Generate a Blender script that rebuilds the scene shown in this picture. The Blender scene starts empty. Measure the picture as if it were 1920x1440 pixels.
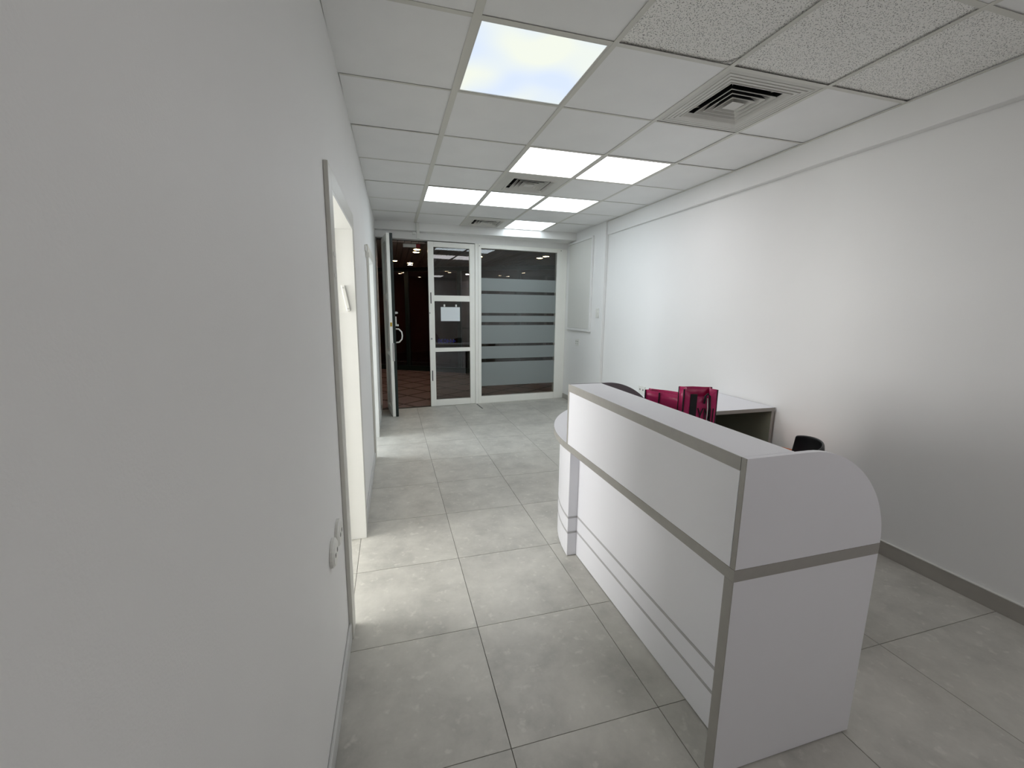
import bpy, bmesh, math, random
from mathutils import Vector, Matrix
random.seed(7)
SC = bpy.context.scene
COL = SC.collection
# ------------------------------------------------------------------ camera
FPX, YAW, PITCH, ROLL, CAMH = 792.47, 0.28, -0.1744, 0.0104, 1.4292
cd = bpy.data.cameras.new('camera'); cam = bpy.data.objects.new('camera', cd); COL.objects.link(cam)
fw = Vector((math.sin(YAW)*math.cos(PITCH), math.cos(YAW)*math.cos(PITCH), math.sin(PITCH)))
rt = fw.cross(Vector((0, 0, 1))).normalized(); up = rt.cross(fw)
r2 = rt*math.cos(ROLL) + up*math.sin(ROLL); u2 = -rt*math.sin(ROLL) + up*math.cos(ROLL)
cam.matrix_world = Matrix(((r2.x, u2.x, -fw.x, 0), (r2.y, u2.y, -fw.y, 0), (r2.z, u2.z, -fw.z, CAMH), (0, 0, 0, 1)))
cd.sensor_fit = 'HORIZONTAL'; cd.sensor_width = 36.0; cd.lens = FPX/1920*36.0; cd.clip_start = 0.02
SC.camera = cam
# ------------------------------------------------------------------ world, exposure
w = bpy.data.worlds.new('world'); SC.world = w; w.use_nodes = True
w.node_tree.nodes['Background'].inputs[0].default_value = (0.75, 0.86, 1.0, 1)
w.node_tree.nodes['Background'].inputs[1].default_value = 0.25
SC.view_settings.view_transform = 'Standard'; SC.view_settings.look = 'None'
SC.view_settings.exposure = 0.07; SC.view_settings.gamma = 1.0; SC.view_settings.use_curve_mapping = False
try:
    SC.cycles.use_denoising = True; SC.cycles.use_light_tree = False
    SC.cycles.max_bounces = 8; SC.cycles.diffuse_bounces = 5; SC.cycles.glossy_bounces = 3
    SC.cycles.use_adaptive_sampling = True; SC.cycles.adaptive_threshold = 0.03
    SC.cycles.sample_clamp_indirect = 6.0
    SC.cycles.caustics_reflective = False; SC.cycles.caustics_refractive = False
except Exception: pass
PANEL = 5.2        # radiance of a lit ceiling panel
WINDOW_W = 110.0    # daylight at the windows of the two side rooms, watts
def area_light(name, loc, rot, sx, sy, power, color):
    l = bpy.data.lights.new(name, 'AREA'); l.shape = 'RECTANGLE'; l.size = sx; l.size_y = sy; l.energy = power; l.color = color
    o = bpy.data.objects.new(name, l); COL.objects.link(o); o.location = loc; o.rotation_euler = rot; return o
area_light('daylight_window_a', (-2.56, 2.3, 1.45), (0, math.radians(-90), 0), 1.3, 1.5, WINDOW_W, (1.0, 0.995, 0.985))
area_light('daylight_window_b', (-2.56, 4.75, 1.45), (0, math.radians(-90), 0), 1.3, 1.3, WINDOW_W*.9, (0.85, 0.93, 1.0))

# ------------------------------------------------------------------ materials
def newmat(name):
    m = bpy.data.materials.new(name); m.use_nodes = True
    return m, m.node_tree, m.node_tree.nodes['Principled BSDF']
def S(c): return tuple(((v/255)/12.92 if v/255 <= .04045 else (((v/255)+.055)/1.055)**2.4) for v in c) + (1,)
def plain(name, rgb, rough=.5, metal=0, spec=.5, bump=0, bscale=200, var=0, vscale=3):
    m, nt, b = newmat(name)
    b.inputs['Base Color'].default_value = S(rgb); b.inputs['Roughness'].default_value = rough
    b.inputs['Metallic'].default_value = metal; b.inputs['Specular IOR Level'].default_value = spec
    tc = nt.nodes.new('ShaderNodeTexCoord')
    if var:
        n = nt.nodes.new('ShaderNodeTexNoise'); n.inputs['Scale'].default_value = vscale; n.inputs['Detail'].default_value = 5
        nt.links.new(tc.outputs['Object'], n.inputs['Vector'])
        mp = nt.nodes.new('ShaderNodeMapRange'); mp.inputs[1].default_value = .3; mp.inputs[2].default_value = .7
        mp.inputs[3].default_value = 1-var; mp.inputs[4].default_value = 1+var
        nt.links.new(n.outputs['Fac'], mp.inputs[0])
        mx = nt.nodes.new('ShaderNodeVectorMath'); mx.operation = 'SCALE'; mx.inputs[0].default_value = S(rgb)[:3]
        nt.links.new(mp.outputs[0], mx.inputs['Scale']); nt.links.new(mx.outputs[0], b.inputs['Base Color'])
    if bump:
        n2 = nt.nodes.new('ShaderNodeTexNoise'); n2.inputs['Scale'].default_value = bscale; n2.inputs['Detail'].default_value = 3
        nt.links.new(tc.outputs['Object'], n2.inputs['Vector'])
        bp = nt.nodes.new('ShaderNodeBump'); bp.inputs['Strength'].default_value = bump; bp.inputs['Distance'].default_value = .002
        nt.links.new(n2.outputs['Fac'], bp.inputs['Height']); nt.links.new(bp.outputs[0], b.inputs['Normal'])
    return m
def emis(name, rgb, strength):
    m = bpy.data.materials.new(name); m.use_nodes = True; nt = m.node_tree; nt.nodes.clear()
    e = nt.nodes.new('ShaderNodeEmission'); e.inputs[0].default_value = rgb + (1,); e.inputs[1].default_value = strength
    o = nt.nodes.new('ShaderNodeOutputMaterial'); nt.links.new(e.outputs[0], o.inputs[0]); return m
def glassmat(name, tint, ior=1.5, gain=1.6, rough=0.0):
    m = bpy.data.materials.new(name); m.use_nodes = True; nt = m.node_tree; nt.nodes.clear()
    t = nt.nodes.new('ShaderNodeBsdfTransparent'); t.inputs[0].default_value = tint + (1,)
    g = nt.nodes.new('ShaderNodeBsdfGlossy'); g.inputs['Roughness'].default_value = rough
    f = nt.nodes.new('ShaderNodeFresnel'); f.inputs[0].default_value = ior
    k = nt.nodes.new('ShaderNodeMath'); k.operation = 'MULTIPLY'; k.inputs[1].default_value = gain; k.use_clamp = True
    mx = nt.nodes.new('ShaderNodeMixShader'); o = nt.nodes.new('ShaderNodeOutputMaterial')
    nt.links.new(f.outputs[0], k.inputs[0]); nt.links.new(k.outputs[0], mx.inputs[0])
    nt.links.new(t.outputs[0], mx.inputs[1]); nt.links.new(g.outputs[0], mx.inputs[2]); nt.links.new(mx.outputs[0], o.inputs[0])
    return m
def filmmat(name):
    m = bpy.data.materials.new(name); m.use_nodes = True; nt = m.node_tree; nt.nodes.clear()
    t = nt.nodes.new('ShaderNodeBsdfTransparent'); t.inputs[0].default_value = (.8, .84, .84, 1)
    d = nt.nodes.new('ShaderNodeBsdfDiffuse'); d.inputs[0].default_value = (.36, .40, .40, 1)
    g = nt.nodes.new('ShaderNodeBsdfGlossy'); g.inputs['Roughness'].default_value = .25
    a = nt.nodes.new('ShaderNodeMixShader'); a.inputs[0].default_value = .62
    b = nt.nodes.new('ShaderNodeMixShader'); b.inputs[0].default_value = .05
    o = nt.nodes.new('ShaderNodeOutputMaterial')
    nt.links.new(t.outputs[0], a.inputs[1]); nt.links.new(d.outputs[0], a.inputs[2])
    nt.links.new(a.outputs[0], b.inputs[1]); nt.links.new(g.outputs[0], b.inputs[2]); nt.links.new(b.outputs[0], o.inputs[0]); return m
def tilemat(name, rgb):
    m, nt, b = newmat(name)
    tc = nt.nodes.new('ShaderNodeTexCoord'); oi = nt.nodes.new('ShaderNodeObjectInfo')
    ad = nt.nodes.new('ShaderNodeVectorMath'); ad.operation = 'ADD'
    sc = nt.nodes.new('ShaderNodeVectorMath'); sc.operation = 'SCALE'; sc.inputs[0].default_value = (37, 53, 11)
    nt.links.new(oi.outputs['Random'], sc.inputs['Scale']); nt.links.new(tc.outputs['Object'], ad.inputs[0]); nt.links.new(sc.outputs[0], ad.inputs[1])
    n = nt.nodes.new('ShaderNodeTexNoise'); n.inputs['Scale'].default_value = 4.0; n.inputs['Detail'].default_value = 8; n.inputs['Roughness'].default_value = .68; n.inputs['Distortion'].default_value = .15
    n2 = nt.nodes.new('ShaderNodeTexNoise'); n2.inputs['Scale'].default_value = 26; n2.inputs['Detail'].default_value = 6
    nt.links.new(ad.outputs[0], n.inputs[0]); nt.links.new(ad.outputs[0], n2.inputs[0])
    r = nt.nodes.new('ShaderNodeValToRGB'); e = r.color_ramp.elements
    c = S(rgb)
    e[0].position = .32; e[0].color = tuple(v*.80 for v in c[:3]) + (1,)
    e[1].position = .72; e[1].color = tuple(min(1, v*1.20) for v in c[:3]) + (1,)
    el = r.color_ramp.elements.new(.5); el.color = c
    nt.links.new(n.outputs['Fac'], r.inputs[0])
    mp = nt.nodes.new('ShaderNodeMapRange'); mp.inputs[1].default_value = .60; mp.inputs[2].default_value = .74; mp.inputs[3].default_value = 0; mp.inputs[4].default_value = .5
    nt.links.new(n2.outputs['Fac'], mp.inputs[0])
    mx = nt.nodes.new('ShaderNodeMix'); mx.data_type = 'RGBA'; mx.inputs[7].default_value = tuple(min(1, v*1.45) for v in c[:3]) + (1,)
    nt.links.new(mp.outputs[0], mx.inputs[0]); nt.links.new(r.outputs[0], mx.inputs[6]); nt.links.new(mx.outputs[2], b.inputs['Base Color'])
    b.inputs['Roughness'].default_value = .42; b.inputs['Specular IOR Level'].default_value = .45
    return m
def acousticmat(name, rgb):
    m, nt, b = newmat(name)
    tc = nt.nodes.new('ShaderNodeTexCoord')
    n0 = nt.nodes.new('ShaderNodeTexNoise'); n0.inputs['Scale'].default_value = 45; n0.inputs['Detail'].default_value = 2
    nt.links.new(tc.outputs['Object'], n0.inputs[0])
    mxv = nt.nodes.new('ShaderNodeVectorMath'); mxv.operation = 'MULTIPLY_ADD'; mxv.inputs[1].default_value = (.02, .02, .02)
    nt.links.new(n0.outputs['Color'], mxv.inputs[0]); nt.links.new(tc.outputs['Object'], mxv.inputs[2])
    v = nt.nodes.new('ShaderNodeTexVoronoi'); v.inputs['Scale'].default_value = 150; v.feature = 'F1'
    nt.links.new(mxv.outputs[0], v.inputs['Vector'])
    r = nt.nodes.new('ShaderNodeValToRGB'); e = r.color_ramp.elements
    e[0].position = .24; e[0].color = (.22, .22, .21, 1); e[1].position = .36; e[1].color = S(rgb)
    nt.links.new(v.outputs['Distance'], r.inputs[0]); nt.links.new(r.outputs[0], b.inputs['Base Color'])
    bp = nt.nodes.new('ShaderNodeBump'); bp.inputs['Strength'].default_value = .5; bp.inputs['Distance'].default_value = .003
    nt.links.new(r.outputs[0], bp.inputs['Height']); nt.links.new(bp.outputs[0], b.inputs['Normal'])
    b.inputs['Roughness'].default_value = .9
    return m
def cloudpanel(name, strength):
    m = bpy.data.materials.new(name); m.use_nodes = True; nt = m.node_tree; nt.nodes.clear()
    tc = nt.nodes.new('ShaderNodeTexCoord'); n = nt.nodes.new('ShaderNodeTexNoise'); n.inputs['Scale'].default_value = 2.6; n.inputs['Detail'].default_value = 1
    nt.links.new(tc.outputs['Object'], n.inputs[0])
    r = nt.nodes.new('ShaderNodeValToRGB'); e = r.color_ramp.elements
    e[0].position = .38; e[0].color = (.70, .80, .97, 1); e[1].position = .62; e[1].color = (.88, .92, .82, 1)
    nt.links.new(n.outputs['Fac'], r.inputs[0])
    em = nt.nodes.new('ShaderNodeEmission'); em.inputs[1].default_value = strength; nt.links.new(r.outputs[0], em.inputs[0])
    o = nt.nodes.new('ShaderNodeOutputMaterial'); nt.links.new(em.outputs[0], o.inputs[0]); return m

M = {}
M['wall'] = plain('white_wall_paint', (233, 233, 231), .62, bump=.12, bscale=260, var=.012, vscale=2)
M['trimw'] = plain('white_trim_paint', (222, 222, 216), .45, var=.01)
M['casing'] = plain('off_white_door_casing', (214, 213, 205), .42, var=.02, vscale=4)
M['jamb'] = plain('cream_jamb_paint', (236, 236, 232), .42)
M['basew'] = plain('light_painted_skirting', (200, 201, 198), .5, var=.02)
M['baseg'] = plain('grey_tile_skirting', (162, 158, 150), .4, var=.06, vscale=9)
M['grout'] = plain('dark_grout', (84, 80, 72), .9)
M['tile'] = tilemat('grey_concrete_look_floor_tile', (183, 181, 173))
M['ctile'] = plain('smooth_ceiling_tile', (236, 236, 235), .42, var=.02, vscale=4)
M['acoustic'] = acousticmat('pitted_mineral_tile', (243, 242, 238))
M['tee'] = plain('ceiling_tee_enamel', (212, 211, 203), .5)
M['void'] = plain('dark_void_shade', (22, 23, 25), .9)
M['vent'] = plain('vent_enamel', (205, 204, 198), .45)
M['alu'] = plain('cream_aluminium_frame', (246, 246, 239), .4, var=.012, vscale=6)
M['green'] = plain('dark_green_aluminium', (14, 30, 26), .35)
M['blackm'] = plain('black_metal', (20, 20, 21), .4)
M['glass'] = glassmat('clear_glass', (.86, .89, .89), gain=1.35)
M['dglass'] = glassmat('dark_shop_glass', (.55, .50, .49), gain=1.6)
M['film'] = filmmat('frosted_film')
M['paper'] = plain('white_paper', (225, 232, 235), .7)
M['ink'] = plain('blue_vinyl_ink', (44, 44, 190), .5)
M['lam'] = plain('white_laminate', (231, 231, 235), .33, var=.008, vscale=2)
M['edge'] = plain('grey_edge_banding', (158, 155, 149), .4, var=.03, vscale=30)
M['groove'] = plain('grey_inlay_strip', (178, 177, 178), .4)
M['lamdark'] = plain('dark_grey_panel', (128, 124, 128), .45)  # far upper end panel, darker grey than the near one
M['olive_shade'] = plain('white_laminate_olive_shade', (132, 134, 118), .5)  # white laminate with the shade under the side desk put into its colour
M['magenta'] = plain('magenta_laminated_fabric', (186, 38, 98), .36, bump=.5, bscale=40, var=.08, vscale=20)
M['blackf'] = plain('black_webbing', (10, 9, 11), .6)
M['blackp'] = plain('black_chair_plastic', (14, 15, 18), .38)
M['orange'] = plain('orange_fabric', (214, 110, 48), .7, bump=.3, bscale=300)
M['chrome'] = plain('brushed_metal', (190, 190, 188), .3, metal=.9)
M['brass'] = plain('brass', (200, 170, 70), .3, metal=.8)
M['plas'] = plain('white_plastic', (226, 226, 220), .4)
M['plasd'] = plain('grey_socket_hole', (118, 118, 114), .6)
M['mtile'] = tilemat('red_brown_mall_tile', (120, 98, 95))
M['mslab'] = plain('dark_mall_joint', (52, 38, 37), .6)
M['mslat'] = plain('brown_grey_ceiling_slat', (150, 134, 124), .5)
M['mwall'] = plain('brown_mall_wall', (130, 84, 68), .7, var=.1)
M['mdark'] = plain('mall_dark_wall', (60, 56, 54), .8)
M['pale'] = plain('pale_display_board', (196, 188, 190), .6)
M['red'] = plain('red_sign_plastic', (150, 14, 18), .5)
M['warm'] = emis('warm_downlight', (1.0, .78, .55), 75)
M['shopfill'] = emis('shop_fill_bulb', (1.0, .93, .88), 600)
M['shopfilldim'] = emis('dim_shop_fill_bulb', (1.0, .9, .82), 90)
M['lp_cool'] = emis('cool_light_panel', (.84, .93, 1.0), PANEL)
M['lp_pink'] = emis('neutral_light_panel', (1.0, .955, .985), PANEL)
M['lp_cloud'] = cloudpanel('ageing_light_panel', 1.0)

# ------------------------------------------------------------------ mesh helpers (world coordinates in, origin set at the base)
WLOC = {}
class MB:
    def __init__(s, f=None): s.v = []; s.f = []; s.mi = []; s.f_ = f
    def _add(s, vs, fs, mi=0):
        o = len(s.v)
        for p in vs: s.v.append(Vector(s.f_(*p)) if s.f_ else Vector(p))
        for q in fs: s.f.append([o+i for i in q]); s.mi.append(mi)
    def box(s, x0, x1, y0, y1, z0, z1, mi=0):
        vs = [(x, y, z) for z in (z0, z1) for y in (y0, y1) for x in (x0, x1)]
        s._add(vs, [(0, 2, 3, 1), (4, 5, 7, 6), (0, 1, 5, 4), (2, 6, 7, 3), (0, 4, 6, 2), (1, 3, 7, 5)], mi); return s
    def prism(s, poly, z0, z1, mi=0, mside=None, axis='z'):
        n = len(poly)
        A = sum(poly[i][0]*poly[(i+1) % n][1]-poly[(i+1) % n][0]*poly[i][1] for i in range(n))
        if A < 0: poly = poly[::-1]
        def P(a, b, c): return (a, b, c) if axis == 'z' else ((a, c, b) if axis == 'y' else (c, a, b))
        vs = [P(a, b, z0) for a, b in poly] + [P(a, b, z1) for a, b in poly]
        bot = list(range(n))[::-1]; top = list(range(n, 2*n)); sides = [(i, (i+1) % n, n+(i+1) % n, n+i) for i in range(n)]
        if axis == 'y': bot = bot[::-1]; top = top[::-1]; sides = [q[::-1] for q in sides]
        s._add(vs, [bot, top], mi); s._add_same(vs, sides, mi if mside is None else mside); return s
    def _add_same(s, vs, fs, mi):
        o = len(s.v)-len(vs)
        for q in fs: s.f.append([o+i for i in q]); s.mi.append(mi)
    def tube(s, pts, r, n=8, mi=0, cap=True):
        pts = [Vector(p) for p in pts]; rings = []; prev = None
        for i, p in enumerate(pts):
            d = (pts[min(i+1, len(pts)-1)]-pts[max(i-1, 0)]).normalized()
            a = Vector((0, 0, 1)) if abs(d.z) < .9 else Vector((1, 0, 0))
            x = d.cross(a).normalized() if prev is None else (prev - d*prev.dot(d)).normalized()
            prev = x; y = d.cross(x)
            rr = r[i] if isinstance(r, (list, tuple)) else r
            rings.append([p + x*rr*math.cos(2*math.pi*k/n) + y*rr*math.sin(2*math.pi*k/n) for k in range(n)])
        vs = [tuple(q) for ring in rings for q in ring]; fs = []
        for i in range(len(pts)-1):
            for k in range(n): fs.append((i*n+k, i*n+(k+1) % n, (i+1)*n+(k+1) % n, (i+1)*n+k))
        if cap: fs += [tuple(range(n))[::-1], tuple(range((len(pts)-1)*n, len(pts)*n))]
        s._add(vs, fs, mi); return s
    def grid(s, P, nu, nv, thick=None, mi=0):
        """surface P(u,v)->Vector on [0,1]^2; with thick, a closed shell offset along its normals"""
        pts = [[Vector(P(i/nu, j/nv)) for j in range(nv+1)] for i in range(nu+1)]
        if thick is None:
            vs = [tuple(pts[i][j]) for i in range(nu+1) for j in range(nv+1)]; k = nv+1
            s._add(vs, [(i*k+j, (i+1)*k+j, (i+1)*k+j+1, i*k+j+1) for i in range(nu) for j in range(nv)], mi); return s
        def nrm(i, j):
            a = pts[min(i+1, nu)][j]-pts[max(i-1, 0)][j]; b = pts[i][min(j+1, nv)]-pts[i][max(j-1, 0)]
            return a.cross(b).normalized()
        k = nv+1; N = (nu+1)*k
        vs = [tuple(pts[i][j]) for i in range(nu+1) for j in range(k)] + [tuple(pts[i][j]-nrm(i, j)*thick) for i in range(nu+1) for j in range(k)]
        fs = [(i*k+j, (i+1)*k+j, (i+1)*k+j+1, i*k+j+1) for i in range(nu) for j in range(nv)]
        fs += [tuple(N+q for q in f[::-1]) for f in fs]
        for i in range(nu): fs += [(i*k, N+i*k, N+(i+1)*k, (i+1)*k), (i*k+nv, (i+1)*k+nv, N+(i+1)*k+nv, N+i*k+nv)]
        for j in range(nv): fs += [(j, j+1, N+j+1, N+j), (nu*k+j, N+nu*k+j, N+nu*k+j+1, nu*k+j+1)]
        s._add(vs, fs, mi); return s
    def build(s, name, mats, parent=None, smooth=False, bevel=0):
        if not isinstance(mats, (list, tuple)): mats = [mats]
        xs = [v.x for v in s.v]; ys = [v.y for v in s.v]; zs = [v.z for v in s.v]
        org = Vector(((min(xs)+max(xs))/2, (min(ys)+max(ys))/2, min(zs)))
        me = bpy.data.meshes.new(name); me.from_pydata([tuple(v-org) for v in s.v], [], s.f)
        for m in mats: me.materials.append(M[m] if isinstance(m, str) else m)
        for p, mi in zip(me.polygons, s.mi): p.material_index = mi; p.use_smooth = smooth
        me.update()
        o = bpy.data.objects.new(name, me); COL.objects.link(o)
        WLOC[o.name] = org
        if parent: o.parent = parent; o.location = org - WLOC[parent.name]
        else: o.location = org
        if bevel:
            b = o.modifiers.new('bevel', 'BEVEL'); b.width = bevel; b.segments = 2; b.limit_method = 'ANGLE'; b.angle_limit = math.radians(40)
        return o
def inst(src_data, name, org, parent):
    o = bpy.data.objects.new(name, src_data); COL.objects.link(o); org = Vector(org); WLOC[o.name] = org
    o.parent = parent; o.location = org - WLOC[parent.name]; return o
def thing(name, loc, label, cat, group=None):
    o = bpy.data.objects.new(name, None); o.empty_display_size = .1; COL.objects.link(o); o.location = loc; WLOC[o.name] = Vector(loc)
    return tag(o, label, cat, group)
def tag(o, label, cat, group=None):
    o['label'] = label; o['category'] = cat
    if group: o['group'] = group
    return o
def struct(o, label=None):
    o['kind'] = 'structure'
    if label: o['label'] = label
    return o
def sempty(name, loc):
    o = bpy.data.objects.new(name, None); o.empty_display_size = .1; COL.objects.link(o); o.location = loc; WLOC[o.name] = Vector(loc); return struct(o)
def clip(poly, a, b, c):
    """keep a*x+b*y<=c"""
    out = []; n = len(poly)
    for i in range(n):
        p, q = poly[i], poly[(i+1) % n]; dp = a*p[0]+b*p[1]-c; dq = a*q[0]+b*q[1]-c
        if dp <= 0: out.append(p)
        if dp*dq < 0:
            t = dp/(dp-dq); out.append((p[0]+(q[0]-p[0])*t, p[1]+(q[1]-p[1])*t))
    return out
def rrect(cx, cy, hx, hy, r, n=4):
    out = []
    for sx, sy, a0 in ((1, 1, 0), (-1, 1, 90), (-1, -1, 180), (1, -1, 270)):
        for k in range(n+1):
            a = math.radians(a0+90*k/n); out.append((cx+sx*(hx-r)+r*math.cos(a), cy+sy*(hy-r)+r*math.sin(a)))
    return out
def text_mesh(body, size, extrude=.0006):
    c = bpy.data.curves.new('lettering', 'FONT'); c.body = body; c.size = size; c.extrude = extrude; c.align_x = 'CENTER'; c.align_y = 'CENTER'
    t = bpy.data.objects.new('lettering_tmp', c); COL.objects.link(t)
    me = bpy.data.meshes.new_from_object(t.evaluated_get(bpy.context.evaluated_depsgraph_get()))
    bpy.data.objects.remove(t); return me

# ------------------------------------------------------------------ room dimensions
CZ = 2.5532
def LX(y, z): return -.247 + .0145*y + .0055*z            # inner face of the left wall
def LW(d, y, z): return (LX(y, z)+d, y, z)
def RX(y): return 2.805 - .012*(y-1)                       # inner face of the right wall
def SFY(x): return 6.165 + .088*x                          # storefront line
def SF(u, v, z): return (u, SFY(u)+v, z)
YB = -1.6                                                  # back of the room
BEAMX, COLY, COLX = 2.735, 5.14, 2.712

# ------------------------------------------------------------------ floor
m = MB(); m.prism([(-2.7, YB-.1), (3.0, YB-.1), (3.0, SFY(3.0)), (-2.7, SFY(-2.7))], -.12, -.004)
floor = struct(m.build('floor', 'grout'))
TS = .5628
cache = {}
for i in range(-5, 6):
    for j in range(-5, 10):
        x0 = -.2265 + TS*(i+0) * .9935; y0 = 1.118 + TS*j
        x1 = x0 + TS*.9935; y1 = y0 + TS; g = .0014
        if i == 5: continue
        if i == 4: x1 = 3.0
        poly = [(x0+g, y0+g), (x1-g, y0+g), (x1-g, y1-g), (x0+g, y1-g)]
        poly = clip(poly, 1, .012, 2.80+.012+.012); poly = clip(poly, 0, -1, -YB+.0); poly = clip(poly, -.088, 1, 6.165+.03)
        poly = clip(poly, -1, 0, 2.55)
        if len(poly) < 3: continue
        A = abs(sum(poly[k][0]*poly[(k+1) % len(poly)][1]-poly[(k+1) % len(poly)][0]*poly[k][1] for k in range(len(poly))))/2
        if A < .002: continue
        full = abs(A-(TS*.9935-2*g)*(TS-2*g)) < 1e-4
        if full and 'f' in cache: inst(cache['f'], 'tile', ((x0+x1)/2, (y0+y1)/2, -.01), floor)
        else:
            o = MB().prism(poly, -.01, random.uniform(-.0003, .0003) if not full else 0).build('tile', 'tile', floor)
            if full: cache['f'] = o.data

# ------------------------------------------------------------------ left wall with two doorways
D1 = (1.835, 2.63, 1.875); D2 = (4.12, 4.83, 1.90)        # y near, y far, head height
WT = -.17
def lwseg(mb, y0, y1, z0, z1): mb.box(WT, 0, y0, y1, z0, z1)
m = MB(LW)
lwseg(m, YB, D1[0], 0, CZ+.25); lwseg(m, D1[0], D1[1], D1[2], CZ+.25); lwseg(m, D1[1], D2[0], 0, CZ+.25)
lwseg(m, D2[0], D2[1], D2[2], CZ+.25); lwseg(m, D2[1], 6.6, 0, CZ+.25)
struct(m.build('wall_left', 'wall'))
for k, (a, b) in enumerate(((YB+.01, D1[0]-.075), (D1[1]+.075, D2[0]-.075), (D2[1]+.075, 6.14))):
    struct(MB(LW).box(.0005, .011, a, b, 0, .078).build('baseboard_left', 'basew', bevel=.003))
for k, (ya, yb, zt) in enumerate((D1, D2)):
    t = sempty('trim_%d' % (k+1), LW(0, (ya+yb)/2, 0))
    cw, ct = .078, .017
    MB(LW).box(.0005, ct, ya-cw, ya, 0, zt+cw).build('casing_post', 'casing', t, bevel=.002)
    MB(LW).box(.0005, ct, yb, yb+cw, 0, zt+cw).build('casing_post', 'casing', t, bevel=.002)
    MB(LW).box(.0005, ct, ya+.0005, yb-.0005, zt, zt+cw).build('casing_head', 'casing', t, bevel=.002)
    MB(LW).box(WT-.015, ct, yb-.016, yb-.0005, 0, zt-.0005).build('jamb', 'jamb', t)
    MB(LW).box(WT-.015, ct, ya+.0005, ya+.016, 0, zt-.0005).build('jamb', 'jamb', t)
    MB(LW).box(WT-.015, ct, ya+.017, yb-.017, zt-.016, zt-.0005).build('head_jamb', 'jamb', t)
    st = MB(LW); st.box(-.115, -.095, yb-.030, yb-.0165, 0, zt-.03); st.build('door_stop', 'jamb', t)
# side rooms behind the doorways, each with a window
def side_room(n, y0, y1, wy):
    X0 = -2.5
    f = struct(MB().box(X0, LX(y0, 0)+WT-.02, y0, y1, CZ-.02, CZ+.06).build('ceiling_side_room', 'ctile'))
    struct(MB().box(X0, LX(y0, 0)+WT-.02, y0-.08, y0, 0, CZ+.06).build('wall_side_room', 'wall'))
    struct(MB().box(X0, LX(y0, 0)+WT-.02, y1, y1+.08, 0, CZ+.06).build('wall_side_room', 'wall'))
    a, b, c, d = wy-.7, wy+.7, .85, 2.1
    mm = MB(); mm.box(X0-.08, X0, y0, a, 0, CZ); mm.box(X0-.08, X0, b, y1, 0, CZ); mm.box(X0-.08, X0, a, b, 0, c); mm.box(X0-.08, X0, a, b, d, CZ)
    struct(mm.build('wall_side_room', 'wall'))
    wd = sempty('window_%d' % n, (X0-.04, wy, c))
    for yy in (a+.02, wy, b-.02): MB().box(X0-.06, X0-.02, yy-.02, yy+.02, c, d).build('window_mullion', 'alu', wd)
    for zz in (c+.02, d-.02): MB().box(X0-.06, X0-.02, a+.041, b-.041, zz-.02, zz+.02).build('window_rail', 'alu', wd)
side_room(2, .75, 3.42, 2.3)
side_room(3, 3.52, 6.02, 4.75)

# ------------------------------------------------------------------ right wall, beam, column, back wall, bulkhead
m = MB(); m.prism([(RX(YB), YB), (RX(YB)+.2, YB), (RX(COLY)+.2, 6.6), (RX(6.6), 6.6)], 0, CZ+.25)
struct(m.build('wall_right', 'wall'))
m = MB(); m.prism([(BEAMX, YB), (RX(YB)-.001, YB), (RX(COLY)-.001, COLY-.001), (BEAMX, COLY-.001)], 2.388, CZ+.2)
struct(m.build('trim_beam', 'wall', bevel=.004))
m = MB(); m.prism([(COLX, COLY), (RX(COLY)-.001, COLY), (RX(6.5)-.001, 6.5), (COLX, 6.5)], 0, CZ+.2)
struct(m.build('wall_right_pilaster', 'wall', bevel=.004))
m = MB(); m.prism([(RX(YB)-.012, YB+.01), (RX(YB)-.0005, YB+.01), (RX(COLY)-.0005, COLY-.001), (RX(COLY)-.012, COLY-.001)], 0, .084)
br = struct(m.build('baseboard_right', 'baseg', bevel=.002))
m = MB(); m.prism([(RX(YB)-.014, YB+.01), (RX(YB)-.0005, YB+.01), (RX(COLY)-.0005, COLY-.001), (RX(COLY)-.014, COLY-.001)], .084, .089)
m.build('silicone_bead', 'trimw', br)
struct(MB().box(COLX-.012, COLX-.0005, COLY, 6.37, 0, .078).build('baseboard_column', 'baseg', bevel=.002))
struct(MB().box(-.6, 3.1, YB-.12, YB, 0, CZ+.25).build('wall_back', 'wall'))
m = MB(); m.box(LX(6.2, 2.5)-.02, RX(6.2)+.02, 6.04, 6.7, 2.45, CZ+.25)
struct(m.build('wall_bulkhead', 'wall', bevel=.004))
m = MB(SF); m.box(-.30, 2.78, -.02, .12, 2.362, 2.455)
struct(m.build('wall_lintel', 'wall'))
# cable cover and sensor on the bulkhead
o = MB().box(.385, .425, 6.015, 6.0395, 2.35, 2.552).build('cable_cover', 'trimw', bevel=.003)
tag(o, 'white vertical cable cover strip on the bulkhead above the entrance', 'cable cover')
o = MB().box(.33, .375, 6.02, 6.0395, 2.40, 2.432).build('door_sensor', 'plas', bevel=.004)
tag(o, 'small white sensor box under the bulkhead beside the cable cover', 'sensor')

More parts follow.
